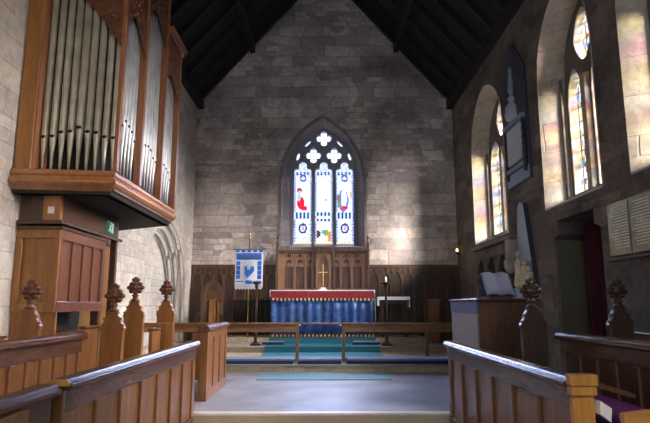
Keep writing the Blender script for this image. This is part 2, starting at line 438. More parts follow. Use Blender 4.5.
def qf(u, v, i, j, nu, nv):
    r = math.hypot(u-.5, v-.5); c = (1.25, 1.35, 1.5)
    if r > .40: c = LB
    if .17 < r < .23: c = PB
    if r < .06: c = (.9, .8, .5)
    if abs(u-.5) < .03 or abs(v-.5) < .03: c = tuple(q*.7 for q in c)
    return c
for x, z in quats: glass('stained_glass_quatrefoil', win1, x-.24, x+.24, z-.24, z+.24, GY+.085, FX, qf)
for P in slots:
    us = [p[0] for p in P]; vs = [p[1] for p in P]
    glass('stained_glass_slot', win1, min(us)-.01, max(us)+.01, min(vs)-.01, max(vs)+.01, GY+.09, FX, lambda *a: (.75, .85, 1.1), .06)

# south (right) wall: three windows and a doorway
W = [(11.9, 1.2, 1.42, 3.6, 4.92), (7.96, .94, 1.54, 3.7, 4.97), (5.42, .94, 1.54, 3.7, 4.97)]
wins = [arch(c, w_, s, sp, ap, 12) for c, w_, s, sp, ap in W]
dn = [(8.66, ZF-.2), (8.66, 1.0), (8.58, 1.06), (8.48, 1.08), (8.48, 1.30), (7.34, 1.30), (7.34, 1.08), (7.24, 1.06), (7.16, 1.0), (7.16, ZF-.2)]
outl = [(YW, ZF-.2), (YW, EAVE), (EY, EAVE), (EY, ZF-.2)]+dn
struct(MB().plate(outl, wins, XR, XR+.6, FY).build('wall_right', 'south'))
def sfn(seed):
    rnd = random.Random(seed)
    tab = [[rnd.random() for _ in range(200)] for _ in range(200)]
    def fn(u, v, i, j, nu, nv):
        a = tab[(i//2) % 200][(j//3) % 200]; b = tab[i % 200][j % 200]
        c = (1.1, 1.08, 1.0) if a < .48 else (.65, .8, 1.1) if a < .62 else (.95, .72, .35) if a < .72 else (.30, .32, .30)
        if .15 < v < .78 and .25 < u < .8:
            if a > .88: c = RD
            elif a > .77: c = (.06, .16, .65)
            elif a > .71: c = (.85, .25, .06)
            elif a > .66: c = (.05, .28, .12)
        if i % 4 == 0 or j % 8 == 0: c = tuple(q*.3 for q in c)
        f = 3*v+.6*math.sin(u*3)
        tnt = (1.05, .93, .62) if f % 1 < .45 else (.62, .62, 1.05) if f % 1 < .65 else (1, 1, 1)
        return tuple(q*t_*(.7+.5*b) for q, t_ in zip(c, tnt))
    return fn
for n, ((c, w_, s, sp, ap), out) in enumerate(zip(W, wins)):
    GX = XR+.46; wi = w_-.25
    inn = arch(c, wi, s+.16, sp+.0, ap-.22, 12)
    o = struct(splayed(out, inn, XR-.001, GX, FY).build('window_%d' % (n+2), 'dressed', None, solid=.03))
    lw = (wi-.16-.05)/2; hs = []; lc = []
    for sg in (-1, 1):
        yc = c+sg*(.15+lw); lc.append(yc); hs.append(arch(yc, lw, s+.20, 3.25, 3.78, 6))
    oc = [(c+.30*math.cos(t), 4.16+.40*math.sin(t)*(1.12 if math.sin(t) > 0 else 1)) for t in [2*PI*k/24 for k in range(24)]]
    oc = [(c+(y-c)*(1-.35*abs(z-4.16)/.45), z) for y, z in oc]
    hs.append(oc)
    MB().plate(arch(c, wi+.02, s+.12, sp, ap-.20, 12), hs, GX-.10, GX+.06, FY).build('tracery', 'tracery_dark', o, .015)
    # central mullion standing proud with a pale face, and a roll moulding on the splay
    MB().prism([(c-.07, GX-.16), (c+.07, GX-.16), (c+.13, GX-.09), (c-.13, GX-.09)], s+.16, 3.5, lambda u, v, q: (v, u, q)).build('mullion', 'dressed', o)
    for sg in (-1, 1):
        MB().tube([(GX-.15, c+sg*(wi+.05), s+.10), (GX-.15, c+sg*(wi+.05), sp)], .03).build('shaft', 'tracery_dark', o, smooth=True)
    for yc in lc: glass('stained_glass_light', o, yc-lw-.01, yc+lw+.01, s+.18, 3.8, GX+.065, FY, sfn(n*2+3), .03, 'glassS')
    glass('stained_glass_oculus', o, c-.32, c+.32, 3.72, 4.64, GX+.065, FY, sfn(11+n), .03, 'glassS')
    sl = [(XR-.012, s-.01), (XR+.02, s-.03), (GX, s+.13), (GX, s+.16), (XR-.012, s+.012)]
    MB().prism(sl, c-w_+.01, c+w_-.01, lambda u, v, q: (u, q, v)).build('window_sill', 'marble', o)
# passage behind the doorway
struct(MB().box(XR+.6, XR+2.0, 8.66, 8.76, ZF, 1.5).box(XR+.6, XR+2., 7.06, 7.16, ZF, 1.5).box(XR+1.9, XR+2.0, 7.16, 8.66, ZF, 1.5).box(XR+.6, XR+2., 7.06, 8.76, 1.4, 1.5).box(XR, XR+2., 7.06, 8.76, ZF-.1, ZF).build('wall_right', 'plaster'))
dj = struct(MB().box(XR+.02, XR+.6, 8.60, 8.665, ZF, 1.0).box(XR+.02, XR+.6, 7.155, 7.22, ZF, 1.0).build('trim_4', 'plaster'))
cur = MB().grid(lambda u, v: (XR+.34+.035*math.sin(u*PI*11), 7.62+u*.75, -1.2+v*2.4), 60, 4)
tag(cur.build('curtain', 'maroon', None, smooth=True, solid=.01), 'dark maroon curtain hanging inside the doorway of the right wall', 'curtain')

# north (left) wall: organ chamber opening and blind arch
lo = [(YW, ZF-.2), (YW, EAVE), (EY, EAVE), (EY, ZF-.2), (9.43, ZF-.2), (9.43, 4.9), (6.45, 4.9), (6.45, ZF-.2)]
blind = arch(12.5, 1.75, -.88, .1, 1.92, 12)
struct(MB().plate(lo, [blind], XL-.6, XL, FY).build('wall_left', 'north'))
struct(MB().box(XL-1.9, XL-1.8, 6.2, 9.7, ZF, 5.2).box(XL-1.9, XL-.6, 9.43, 9.53, ZF, 5.2).box(XL-1.9, XL-.6, 6.35, 6.45, ZF, 5.2).box(XL-1.9, XL-.6, 6.2, 9.7, 4.9, 5.).build('wall_left', 'plaster'))
ba = MB(); cur_o = blind
for k, (ins, dep) in enumerate(((.14, .12), (.26, .24), (.38, .36))):
    nxt = arch(12.5, 1.75-ins, -.88, .1, 1.92-ins*.9, 12)
    d0 = XL - (.0 if k == 0 else (.12, .24)[k-1])
    ba.loft([FY(u, v, d0) for u, v in cur_o], [FY(u, v, d0-.12) for u, v in cur_o])
    ba.loft([FY(u, v, d0-.12) for u, v in cur_o], [FY(u, v, d0-.12) for u, v in nxt]); cur_o = nxt
bo = struct(ba.build('trim_5', 'mould', None, solid=.012))
for k, (ins, dep) in enumerate(((.06, .03), (.19, .15), (.31, .27))):
    pp = arch(12.5, 1.75-ins, -.88, .1, 1.92-ins*.9, 12)
    MB().tube([FY(u, v, XL-dep-.03) for u, v in pp], .045, 8).build('roll_moulding', 'mould', bo, smooth=True)
struct(MB().box(XL-.62, XL-.40, 10.6, 14.4, -.95, 2.1).build('wall_left', 'north'))

# west end behind the viewer, with an added glowing pane for fill light
wo = arch(.07, 1.9, -.2, 2.6, 5.4, 10)
ww = struct(MB().plate([(XL-.6, ZF-.2), (XR+.6, ZF-.2), (XR+.6, EAVE-.3), (XR, EAVE), (.07, APEX), (XL, EAVE), (XL-.6, EAVE-.3)], [wo], YW-.6, YW, FX).build('wall_front', 'north'))
wfill = struct(MB().prism(wo, YW-.40, YW-.36, FX).build('window_5', 'fillW'))
struct(MB().box(-3.58, -3.54, 7.95, 9.43, ZF, .95).build('door_1', 'lit_brown'))
# roof
def rf(x): return EAVE+(APEX-EAVE)*(x-XL)/(.07-XL) if x < .07 else EAVE+(APEX-EAVE)*(XR-x)/(XR-.07)
roof = MB()
for xa, xb in ((XL-.6, .07), (.07, XR+.6)):
    za = rf(xa) if xa > -9 else 0; zb = rf(xb)
    roof.prism([(xa, za), (xb, zb), (xb, zb+.12), (xa, za+.12)], YW, EY+.6, FX)
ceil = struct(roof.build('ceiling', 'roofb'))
def slope_beam(y, dep=.13, wd=.10):
    b = MB()
    for xa, xb in ((XL+.02, .07), (XR-.02, .07)):
        za, zb = rf(xa), APEX
        b.prism([(xa, za-.01), (xb, zb-.01), (xb, zb-dep-.04), (xa, za-dep-.04)], y-wd/2, y+wd/2, FX)
    return b
y = EY-.35
while y > YW+.3:
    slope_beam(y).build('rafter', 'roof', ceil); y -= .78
pur = MB()
for x in (-1.94, 2.06):
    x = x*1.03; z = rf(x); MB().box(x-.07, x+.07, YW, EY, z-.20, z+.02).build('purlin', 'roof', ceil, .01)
MB().box(-.02, .16, YW, EY, APEX-.45, APEX-.15).build('ridge_beam', 'roof', ceil)
for side, (xa, xb) in (('left', (XL-.02, XL+.16)), ('right', (XR-.16, XR+.02))):
    MB().box(xa, xb, YW, EY, EAVE-.14, EAVE+.12).build('wall_plate', 'roof', ceil, .01)

# ------------------------------------------------------------------ panelled dado, reredos
def panelling(name, label, x0, x1, z0, z1, n, yb):
    t = thing(name, label, 'wall panelling', ((x0+x1)/2, yb, z0))
    bw = (x1-x0)/n; hs = []
    for k in range(n):
        c = x0+bw*(k+.5)
        hs.append(arch(c, bw*.40, z0+.12, z1-.42, z1-.20, 6))
        hs.append(foil(x0+bw*k+bw*.5, z1-.145, .028, .024, 4, 16))
        if k: hs.append(foil(x0+bw*k, z1-.20, .04, .034, 3, 18, PI/2))
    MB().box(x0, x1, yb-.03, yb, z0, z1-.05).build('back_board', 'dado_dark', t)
    MB().plate([(x0, z0), (x1, z0), (x1, z1-.08), (x0, z1-.08)], hs, yb-.075, yb-.03, FX).build('traceried_frame', 'dado', t)
    MB().box(x0, x1, yb-.12, yb, z1-.08, z1-.03).box(x0, x1, yb-.09, yb, z1-.03, z1+.01).build('cornice', 'dado', t, .008)
    MB().box(x0, x1, yb-.10, yb, z0, z0+.10).build('plinth', 'dado', t, .006)
    return t
panelling('wall_panelling', 'dark oak traceried wall panelling left of the altar, behind the blue banner', XL+.02, -1.20, Z2+.003, 1.06, 8, EY)
panelling('wall_panelling', 'dark oak traceried wall panelling right of the altar, behind the white-clothed table', 1.24, XR-.02, Z2+.003, 1.06, 8, EY)

RY = 14.55
t = thing('reredos', 'carved oak reredos screen under the east window, behind the altar', 'reredos', (.02, RY, Z3))
bays = []
for s in (-1, 1):
    for k in range(3): bays.append(.03+s*(.32+.29*k))
hs = []
for c in bays:
    hs.append(arch(c, .115, .42, 1.04, 1.20, 6)); hs.append(foil(c, 1.29, .035, .03, 4, 16))
    hs.append(foil(c-.085, 1.26, .016, .016, 3, 12)); hs.append(foil(c+.085, 1.26, .016, .016, 3, 12))
MB().box(-1.17, 1.21, RY, RY+.08, Z3, 1.40).build('back_board', 'dado', t)
MB().plate([(-1.17, .34), (1.21, .34), (1.21, 1.38), (-1.17, 1.38)], hs, RY-.06, RY, FX).build('traceried_frame', 'reredos', t)
for c in bays:
    P = foil(c, 1.145, .045, .042, 3, 18, PI/2)
    MB().plate(arch(c, .11, 1.0, 1.06, 1.19, 6), [P], RY-.045, RY-.015, FX).build('trefoil_head', 'reredos', t)
MB().box(-1.22, 1.26, RY-.12, RY+.08, 1.38, 1.43).box(-1.20, 1.24, RY-.09, RY+.08, 1.34, 1.38).build('cornice', 'dado', t, .008)
b = MB()
for k in range(44):
    x = -1.19+k*.0555
    if abs(x-.03) < .24: continue
    b.box(x-.012, x+.012, RY-.09, RY-.05, 1.43, 1.50).prism([(x-.02, 1.50), (x+.02, 1.50), (x, 1.535)], RY-.09, RY-.05, FX)
b.box(-1.2, -.21, RY-.085, RY-.055, 1.455, 1.468).box(.27, 1.24, RY-.085, RY-.055, 1.455, 1.468)
b.build('cresting', 'dado', t)
MB().plate(arch(.03, .20, .36, 1.2, 1.46, 8), [arch(.03, .14, .44, 1.06, 1.28, 8)], RY-.16, RY-.06, FX).build('centre_niche_frame', 'reredos', t, .008)
MB().box(-.20, .26, RY-.20, RY-.02, 1.45, 1.53).box(-.18, .24, RY-.18, RY-.02, 1.38, 1.45).build('niche_canopy', 'dado', t, .01)
b = MB()
for k in range(7):
    x = -.17+k*.067; b.prism([(x-.03, 1.38), (x+.03, 1.38), (x, 1.30)], RY-.19, RY-.17, FX)
b.build('canopy_fringe', 'carved', t)
for x in (-.24, .30, -1.17, 1.21):
    h = 1.55 if abs(x-.03) < .5 else 1.62
    q = MB().box(x-.035, x+.035, RY-.13, RY-.06, .30, h).build('buttress', 'dado', t, .006)
for x in (-1.17, 1.21):
    MB().lathe([(.03, 0), (.012, .04), (.012, .10), (.03, .13), (.035, .15), (.012, .18), (.004, .24)], x, RY-.095, 8, 1.62).build('finial', 'carved', t, smooth=True)
MB().box(-1.2, 1.24, RY-.26, RY, .28, .36).build('gradine_shelf', 'reredos', t, .008)
for x in (-.9, -.6, -.3, .36, .66, .96): MB().box(x-.004, x+.004, RY-.064, RY-.058, .4, 1.05).build('panel_bead', 'dado', t)

# ------------------------------------------------------------------ altar
AY0, AY1, AX0, AX1, AZ = 13.42, 14.15, -1.24, 1.25, .345
t = thing('altar', 'altar dressed with a blue frontal, red top band and gold fringe', 'altar', (0, 13.8, Z3+.008))
MB().box(AX0+.04, AX1-.04, AY0+.05, AY1, Z3+.009, AZ-.02).build('altar_table', 'oak', t)
random.seed(5)
ph = [random.uniform(-1, 1) for _ in range(60)]
def pleat(u, v):
    x = AX0+.01+u*(AX1-AX0-.02); k = u*58; i = int(k) % 59
    a = .010*math.sin(k*1.25+ph[i//6]*.8)+.008*math.sin(k*.53+2)
    return (x, AY0-.005-(.9+.5*(1-v))*a, Z3+.07+v*(AZ-.22-Z3-.07+.03))
fr = MB().grid(pleat, 180, 3).build('blue_frontal', 'blue', t, smooth=True, solid=.006)
MB().box(AX0, AX1, AY0-.035, AY0-.02, AZ-.19, AZ-.005).build('red_superfrontal', 'red', t)
b = MB(); b2 = MB()
for k in range(52):
    x = AX0+.025+k*(AX1-AX0-.05)/51
    (b if k % 2 else b2).prism([(x-.020, AZ-.185), (x+.020, AZ-.185), (x+.012, AZ-.235), (x, AZ-.25), (x-.012, AZ-.235)], AY0-.04, AY0-.022, FX)
b.build('gold_fringe', 'gold', t); b2.build('dark_fringe', 'navy', t)
b = MB(); b2 = MB()
for k in range(52):
    x = AX0+.025+k*(AX1-AX0-.05)/51
    (b if k % 2 else b2).box(x-.014, x+.014, AY0-.028, AY0-.014, Z3+.022, Z3+.075)
b.build('lower_gold_fringe', 'gold', t); b2.build('lower_dark_fringe', 'navy', t)
MB().box(AX0-.02, AX1+.02, AY0-.045, AY1, AZ-.012, AZ+.012).build('white_altar_cloth', 'white_cloth', t, .004)
for x0, x1, lab in ((AX1+.004, AX1+.035, 'r'), (AX0-.03, AX0-.004, 'l')):
    zl = -.42 if lab == 'r' else .2
    MB().grid(lambda u, v: ((x0+x1)/2+.012*math.sin(u*14+v*3), AY0-.04+u*.70, zl+v*(AZ-zl)), 14, 4).build('cloth_fall', 'white_cloth', t, smooth=True, solid=.008)
t = thing('altar_cross', 'slim brass cross standing at the middle of the altar', 'cross', (.03, 13.95, AZ+.012))
MB().box(-.07, .13, 13.87, 14.03, AZ+.013, AZ+.045).box(-.03, .09, 13.90, 14.0, AZ+.045, AZ+.09).build('base', 'white_cloth', t, .006)
MB().box(.021, .039, 13.94, 13.96, AZ+.09, 1.02).build('upright', 'brass', t, .003)
MB().box(-.09, .15, 13.938, 13.962, .805, .822).build('crossbar', 'brass', t, .003)
# small cushion/book rest on the altar
tag(MB().box(-.08, .02, 13.5, 13.62, AZ+.012, AZ+.03).build('altar_book', 'paper', None, .003), 'small white folded book lying on the altar in front of the cross', 'book')

# candlesticks
def candlestick(x, y, z0, h, label):
    t = thing('candlestick', label, 'candlestick', (x, y, z0))
    MB().lathe([(.13, 0), (.13, .03), (.10, .05), (.05, .08), (.035, .12)], x, y, 16, z0).build('base', 'candlewood', t, smooth=False)
    MB().lathe([(.03, .12), (.042, .20), (.028, .28), (.030, h*.5), (.042, h*.52), (.028, h*.55), (.026, h-.18), (.045, h-.14), (.03, h-.10), (.095, h-.06), (.10, h-.03), (.05, h-.02)], x, y, 14, z0).build('turned_stem', 'candlewood', t, smooth=True)
    for k in range(6):
        a = k*PI/3; MB().tube([(x+.09*math.cos(a), y+.09*math.sin(a), z0+h-.05), (x+.12*math.cos(a), y+.12*math.sin(a), z0+h-.02)], .010, 6).build('pan_crocket', 'candlewood', t)
    return t
tA = candlestick(-1.50, 12.75, Z2+.005, 1.45, 'tall dark wooden candlestick without a candle, in front of the blue banner')
tB = candlestick(1.47, 12.75, Z2+.005, 1.45, 'tall dark wooden candlestick with a white candle, right of the altar')
MB().lathe([(.026, 0), (.026, .10), (.008, .115)], 1.47, 12.75, 12, Z2+1.435).build('candle', 'candle', tB, smooth=False)

# banner on pole
BX, BY = -1.79, 13.55
t = thing('banner', 'white and blue silk banner with a blue bird hanging from a brass pole', 'banner', (BX, BY, Z2))
MB().lathe([(.014, .05), (.014, 2.55)], BX, BY, 10, Z2).build('pole', 'brass', t, smooth=True)
MB().lathe([(.16, 0), (.16, .02), (.04, .06), (.02, .12)], BX, BY, 16, Z2+.006).build('base', 'brass', t)
MB().lathe([(.014, 0), (.035, .02), (.014, .05), (.012, .09), (.03, .12), (.022, .15), (.002, .20)], BX, BY, 10, Z2+2.53).build('pole_finial', 'brass', t, smooth=True)
MB().tube([(BX-.40, BY-.02, 1.345), (BX+.40, BY-.02, 1.345)], .012).build('cross_rod', 'brass', t)
def bn(u, v, o=0.):
    x = BX-.34+u*.68; z = .42+v*.90
    return (x, BY-.035-o+.012*math.sin(u*9), z)
bc = MB().grid(bn, 24, 10).build('banner_cloth', 'banner', t, smooth=True, solid=.004)
def patch(u0, u1, v0, v1, name='blue_border', mat='banner_blue', o=.006):
    MB().grid(lambda u, v: bn(u0+(u1-u0)*u, v0+(v1-v0)*v, o), 10, 2).build(name, mat, bc, smooth=True, solid=.003)
patch(.05, .95, .75, .93, 'title_band')
for k in range(14):   # worn pale lettering strokes
    u = .16+k*.05; patch(u, u+.025, .81, .89, 'lettering', 'lavender', .009)
for k in range(5): patch(.02+k*.21, .02+k*.21+.13, .955, 1.03, 'top_tab')
for s in (0, 1):
    for k in range(4): patch(.05+s*.76, .19+s*.76, .23+k*.125, .34+k*.125, 'side_square')
patch(.05, .33, .15, .18); patch(.38, .62, .10, .19, 'lower_emblem'); patch(.67, .95, .15, .18)
def T(pts): return [(BX-.34+u*.68, .42+v*.90) for u, v in pts]
bird = T([(.34, .52), (.38, .42), (.36, .36), (.42, .30), (.48, .24), (.50, .29), (.56, .33), (.62, .38), (.68, .42), (.70, .50), (.68, .58), (.63, .54), (.62, .60), (.58, .56), (.55, .50), (.49, .47), (.44, .50), (.45, .56), (.42, .60), (.40, .56), (.38, .58)])
MB().prism(bird, BY-.062, BY-.052, FX).build('bird_emblem', 'banner_blue', bc)
b = MB()
for k in range(9):
    u = .02+k*.107; b.prism(T([(u, .0), (u+.10, .0), (u+.09, -.035), (u+.05, -.055), (u+.01, -.035)]), BY-.045, BY-.035, FX)
b.build('scalloped_hem', 'banner', bc)

# credence table right
t = thing('credence_table', 'small side table with two dark legs under a white cloth, right of the altar', 'table', (1.75, 13.75, Z2))
MB().box(1.42, 2.10, 13.55, 13.95, .14, .18).build('tabletop', 'dark', t, .005)
for x in (1.47, 2.05):
    for y in (13.6, 13.9): MB().box(x-.025, x+.025, y-.025, y+.025, Z2+.004, .14).build('leg', 'dark', t, .004)
MB().box(1.47, 2.05, 13.59, 13.62, .02, .14).build('apron', 'dark', t)
tag(MB().box(1.38, 2.14, 13.53, 13.98, .181, .20).box(1.38, 1.395, 13.53, 13.98, -.02, .2).box(2.125, 2.14, 13.53, 13.98, -.06, .2).box(1.38, 2.14, 13.525, 13.535, .12, .2).build('tablecloth', 'white_cloth', None, .004), 'white cloth over the small side table right of the altar', 'tablecloth')
# two dark radiators flanking
def radiator(x0, x1, y, z0, z1, label):
    t = thing('radiator', label, 'radiator', ((x0+x1)/2, y, z0))
    n = int((x1-x0)/.055)
    for k in range(n):
        x = x0+.027+k*(x1-x0)/n
        MB().box(x-.016, x+.016, y-.05, y+.05, z0+.06, z1).build('column', 'iron', t, .012)
    MB().box(x0, x1, y-.03, y+.03, z0+.08, z0+.13).build('lower_header', 'iron', t); MB().box(x0, x1, y-.03, y+.03, z1-.08, z1-.03).build('upper_header', 'iron', t)
    for x in (x0+.04, x1-.04): MB().box(x-.02, x+.02, y-.05, y+.05, z0, z0+.07).build('foot', 'iron', t)
radiator(-2.32, -1.86, 14.6, Z2+.005, .15, 'black column radiator against the panelling behind the banner pole')
radiator(-1.78, -1.30, 14.6, Z2+.005, .15, 'black column radiator between the banner pole and the altar')

# clergy chair with arched back + prayer desks
def arch_chair(cx, cy, z0, label):
    t = thing('clergy_chair', label, 'chair', (cx, cy, z0))
    MB().plate(arch(cx, .30, z0+.42, z0+1.15, z0+1.55, 8), [arch(cx, .21, z0+.55, z0+1.05, z0+1.36, 8)], cy+.22, cy+.27, FX).build('arched_back_frame', 'dado', t, .01)
    MB().box(cx-.24, cx+.24, cy+.235, cy+.25, z0+.45, z0+1.3).build('back_panel', 'dado', t)
    MB().box(cx-.30, cx+.30, cy-.25, cy+.25, z0+.40, z0+.45).build('seat', 'dado', t, .01)
    for sx in (-.27, .27):
        for sy in (-.22, .22): MB().box(cx+sx-.03, cx+sx+.03, cy+sy-.03, cy+sy+.03, z0, z0+.40).build('leg', 'dado', t, .005)
        MB().box(cx+sx-.03, cx+sx+.03, cy-.24, cy+.22, z0+.66, z0+.70).box(cx+sx-.02, cx+sx+.02, cy-.22, cy-.18, z0+.45, z0+.66).build('armrest', 'dado', t, .008)
    return t
arch_chair(-2.88, 14.35, Z2+.005, 'dark oak chair with a tall arched back against the far left panelling')
def prayer_desk(x0, x1, y0, y1, z0, z1, mat, label, name='prayer_desk'):
    t = thing(name, label, 'prayer desk', ((x0+x1)/2, (y0+y1)/2, z0))
    MB().box(x0, x1, y0, y0+.03, z0, z1).build('front_panel', mat, t, .004)
    for x in (x0, x1-.04): MB().prism([(y0, z0), (y1, z0), (y1-.05, z0+.3), (y1-.02, z1-.08), (y0, z1)], x, x+.04, lambda u, v, q: (q, u, v)).build('side_panel', mat, t, .004)
    MB().prism([(y0-.03, z1), (y1, z1-.08), (y1, z1-.05), (y0-.03, z1+.03)], x0-.03, x1+.03, lambda u, v, q: (q, u, v)).build('book_rest', mat, t, .004)
    return t
prayer_desk(-2.76, -2.52, 13.45, 13.85, Z2+.005, .12, 'oak', 'small light oak prayer desk in front of the far left panelling')
prayer_desk(2.52, 2.88, 13.5, 13.9, Z2+.005, .12, 'red_oak', 'small brown oak prayer desk in front of the far right panelling')

# ------------------------------------------------------------------ communion rail
def rail(x0, x1, posts, label):
    t = thing('communion_rail', label, 'rail', ((x0+x1)/2, 10.5, Z1+.004))
    MB().box(x0, x1, 10.42, 10.58, -.36, -.325).box(x0+.01, x1-.01, 10.45, 10.55, -.385, -.36).build('top_rail', 'oak_x', t, .008)
    MB().box(x0, x1, 10.48, 10.52, -.50, -.385).build('apron', 'oak_x', t, .004)
    for x in posts: MB().box(x-.028, x+.028, 10.46, 10.54, Z1+.005, -.385).box(x-.04, x+.04, 10.44, 10.56, Z1+.005, Z1+.05).build('post', 'oak', t, .005)
    return t
rail(XL+.02, -.43, (-.46, -1.95, -3.4), 'oak communion rail left of the central gate')
rail(.37, XR-.02, (.40, 1.95, 3.5), 'oak communion rail right of the central gate')
t = thing('communion_gate', 'slim oak gate bar closing the middle of the communion rail', 'gate', (-.03, 10.5, -.37))
MB().box(-.425, .365, 10.47, 10.53, -.355, -.325).build('gate_bar', 'oak_x', t, .005)
MB().box(-.425, -.395, 10.47, 10.53, -.38, -.355).build('hinge', 'brass', t)
MB().box(.33, .365, 10.465, 10.535, -.38, -.355).build('latch', 'brass', t)
for x0, x1, lab in ((XL+.4, -.50, 'long navy kneeler with a blue top, left of the rail gate'), (-.42, .34, 'short navy kneeler with a blue top, in front of the rail gate'), (.44, XR-.3, 'long navy kneeler with a blue top, right of the rail gate')):
    t = thing('kneeler', lab, 'kneeler', ((x0+x1)/2, 10.02, Z1), 'kneelers along the communion rail')
    MB().box(x0, x1, 9.88, 10.38, Z1+.005, -.955).build('body', 'navy', t, .01)
    MB().box(x0+.005, x1-.005, 9.885, 10.375, -.955, -.925).build('cushion_top', 'kneel', t, .008)
for x0, x1, lab in ((-1.36, -.86, 'navy kneeling cushion at the left end of the altar carpet'), (.70, 1.33, 'navy kneeling cushion at the right end of the altar carpet')):
    t = thing('kneeling_cushion', lab, 'cushion', ((x0+x1)/2, 12.95, Z2+.012))
    MB().box(x0, x1, 12.85, 13.12, Z2+.013, Z2+.07).build('body', 'navy', t, .015)
    MB().box(x0+.01, x1-.01, 12.86, 13.11, Z2+.07, Z2+.085).build('cushion_top', 'kneel', t, .006)

# ------------------------------------------------------------------ choir desks
def desk(s, x, y0, y1, zt, z0, npan, label, mats=('oak', 'oak_y', 'lit_oak'), cap=True, cap_near=True):
    """desk whose panelled face looks to the aisle (s=+1: face towards +x)"""
    t = thing('choir_desk', label, 'choir desk', (x, (y0+y1)/2, z0))
    xf, xb = x, x-s*.05
    lohi = lambda a, b: (min(a, b), max(a, b))
    MB().box(*lohi(xf-s*.02, xb), y0+.03, y1-.03, z0, zt-.06).build('panel_board', mats[0], t)
    n = npan; L = (y1-y0)
    MB().box(*lohi(xf, xf-s*.03), y0, y1, zt-.17, zt-.05).build('frame_rail', mats[1], t, .006)
    MB().box(*lohi(xf, xf-s*.03), y0, y1, z0, z0+.16).build('frame_rail', mats[1], t, .006)
    for k in range(n+1):
        y = y0+.04+(L-.08)*k/n; MB().box(*lohi(xf, xf-s*.028), y-.035, y+.035, z0+.16, zt-.17).build('stile', mats[0], t, .008)
    # moulded ledge, two rolls
    P = [(.03, -.055), (.045, -.04), (.045, -.022), (.03, -.012), (.03, -.006), (.02, .004), (-.04, .010), (-.13, -.02), (-.34, -.085), (-.34, -.11), (-.12, -.05), (-.06, -.055)]
    MB().prism([(x+s*a, zt+b_) for a, b_ in P], y0-.02, y1+.02, FX).build('moulded_ledge', mats[1], t, .004)
    if cap:
        for yy in ([(y0-.05, y0-.02)] if cap_near else []) + [(y1+.02, y1+.04)]:
            MB().prism([(x+s*a, zt+b_) for a, b_ in [(.035, -.03), (.04, -.012), (.02, .006), (-.11, .0), (-.11, -.03)]], yy[0], yy[1], FX).build('ledge_end', mats[2], t, .004)  # ledge ends take the lit oak, light painted into the colour
    # end boards
    for yy in (y0, y1):
        MB().box(*lohi(xf, xf-s*.11), yy-.02, yy+.02, z0, zt-.05).build('end_board', mats[0], t, .006)
    MB().box(*lohi(xb, xb-s*.26), y0+.03, y1-.03, zt-.34, zt-.32).build('book_shelf', mats[1], t)
    return t
plinth = struct(MB().box(XL, -1.5, YW+1, Y0, ZF, ZF+.10).build('floor', 'tread')); struct(MB().box(1.5, XR, YW+1, Y0, ZF, ZF+.10).build('floor', 'tread'))
desk(1, -1.34, 3.0, 6.0, -.385, ZF, 7, 'front choir desk on the left, its panels facing the aisle')
desk(-1, 1.34, 3.08, 6.0, -.385, ZF, 6, 'front choir desk on the right, its shaded panels facing the aisle', cap_near=False)
# near end of the right desk, warm light put into its oak colour
def endcap(s, x, y, label, group=None):
    t = thing('desk_end_post', label, 'desk end', (x, y, ZF))
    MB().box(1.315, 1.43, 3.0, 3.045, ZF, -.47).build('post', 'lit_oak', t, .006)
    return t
P_ = endcap(1, 1.37, 3.02, 'oak end post coloured as if lit by a lamp on the near end of the right front desk')
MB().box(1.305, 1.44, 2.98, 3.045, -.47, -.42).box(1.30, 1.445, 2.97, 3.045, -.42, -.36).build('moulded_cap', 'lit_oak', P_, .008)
sd = desk(1, -2.2, 1.6, 5.2, -.255, ZF+.1, 16, 'second choir desk on the left, of upright boards, higher than the front one', cap=False)
MB().box(-2.24, -2.205, 5.225, 5.55, ZF+.1, -.22).build('end_screen', 'oak', sd, .004)
MB().box(-2.26, -2.19, 5.225, 5.55, -.22, -.195).build('screen_rail', 'oak_y', sd, .006)
desk(-1, 2.2, 1.6, 5.2, -.255, ZF+.1, 12, 'second choir desk on the right, of upright boards, darkened as if in deep shade', mats=('dark2', 'oak_y', 'dark2'), cap=False)  # darker oak than its left twin, shade put into the colour
# low rail running on towards the viewer
nd = desk(1, -1.36, 1.6, 2.88, -.40, ZF, 3, mats=('oak', 'oak_m', 'oak'), label='low oak desk nearest the viewer on the left, with a frame coloured as if lit on its face', cap=False)
MB().box(-1.357, -1.295, 1.62, 2.56, -.505, -.458).build('lit_frame_rail', 'lit_oak', nd, .004)  # light falling on the frame is put into its bright oak
MB().box(-1.357, -1.295, 2.515, 2.56, -1.25, -.505).build('lit_frame_post', 'lit_oak', nd, .004)
MB().box(-1.356, -1.345, 2.02, 2.42, -.78, -.545).build('white_card', 'paper', nd)

# benches behind front desks
def bench(s, x0, x1, y0, y1, label, cushion=None):
    t = thing('choir_bench', label, 'bench', ((x0+x1)/2, (y0+y1)/2, ZF+.1))
    MB().box(x0, x1, y0, y1, ZF+.50, ZF+.54).build('seat', 'oak_y', t, .008)
    for y in (y0+.05, (y0+y1)/2, y1-.05): MB().box(x0+.03, x1-.03, y-.03, y+.03, ZF+.101, ZF+.50).build('support', 'oak', t, .005)
    return t
bench(1, -2.12, -1.80, 2.6, 5.2, 'plain oak bench seat behind the left front desk')
bench(-1, 1.80, 2.12, 2.6, 5.1, 'plain oak bench seat behind the right front desk')
tag(MB().box(1.80, 2.11, 2.7, 4.4, ZF+.541, ZF+.64).build('seat_cushion', 'purple', None, .02), 'magenta seat cushion on the bench behind the right front desk', 'cushion')
t = thing('hymn_book', 'open white hymn book sticking out behind the bright desk end on the right', 'book', (1.47, 3.0, -.61))
b = MB(); b.prism([(1.44, -.56), (1.495, -.60), (1.505, -.53), (1.445, -.49)], 2.97, 3.04, FX); b.build('pages', 'paper', t, .004)
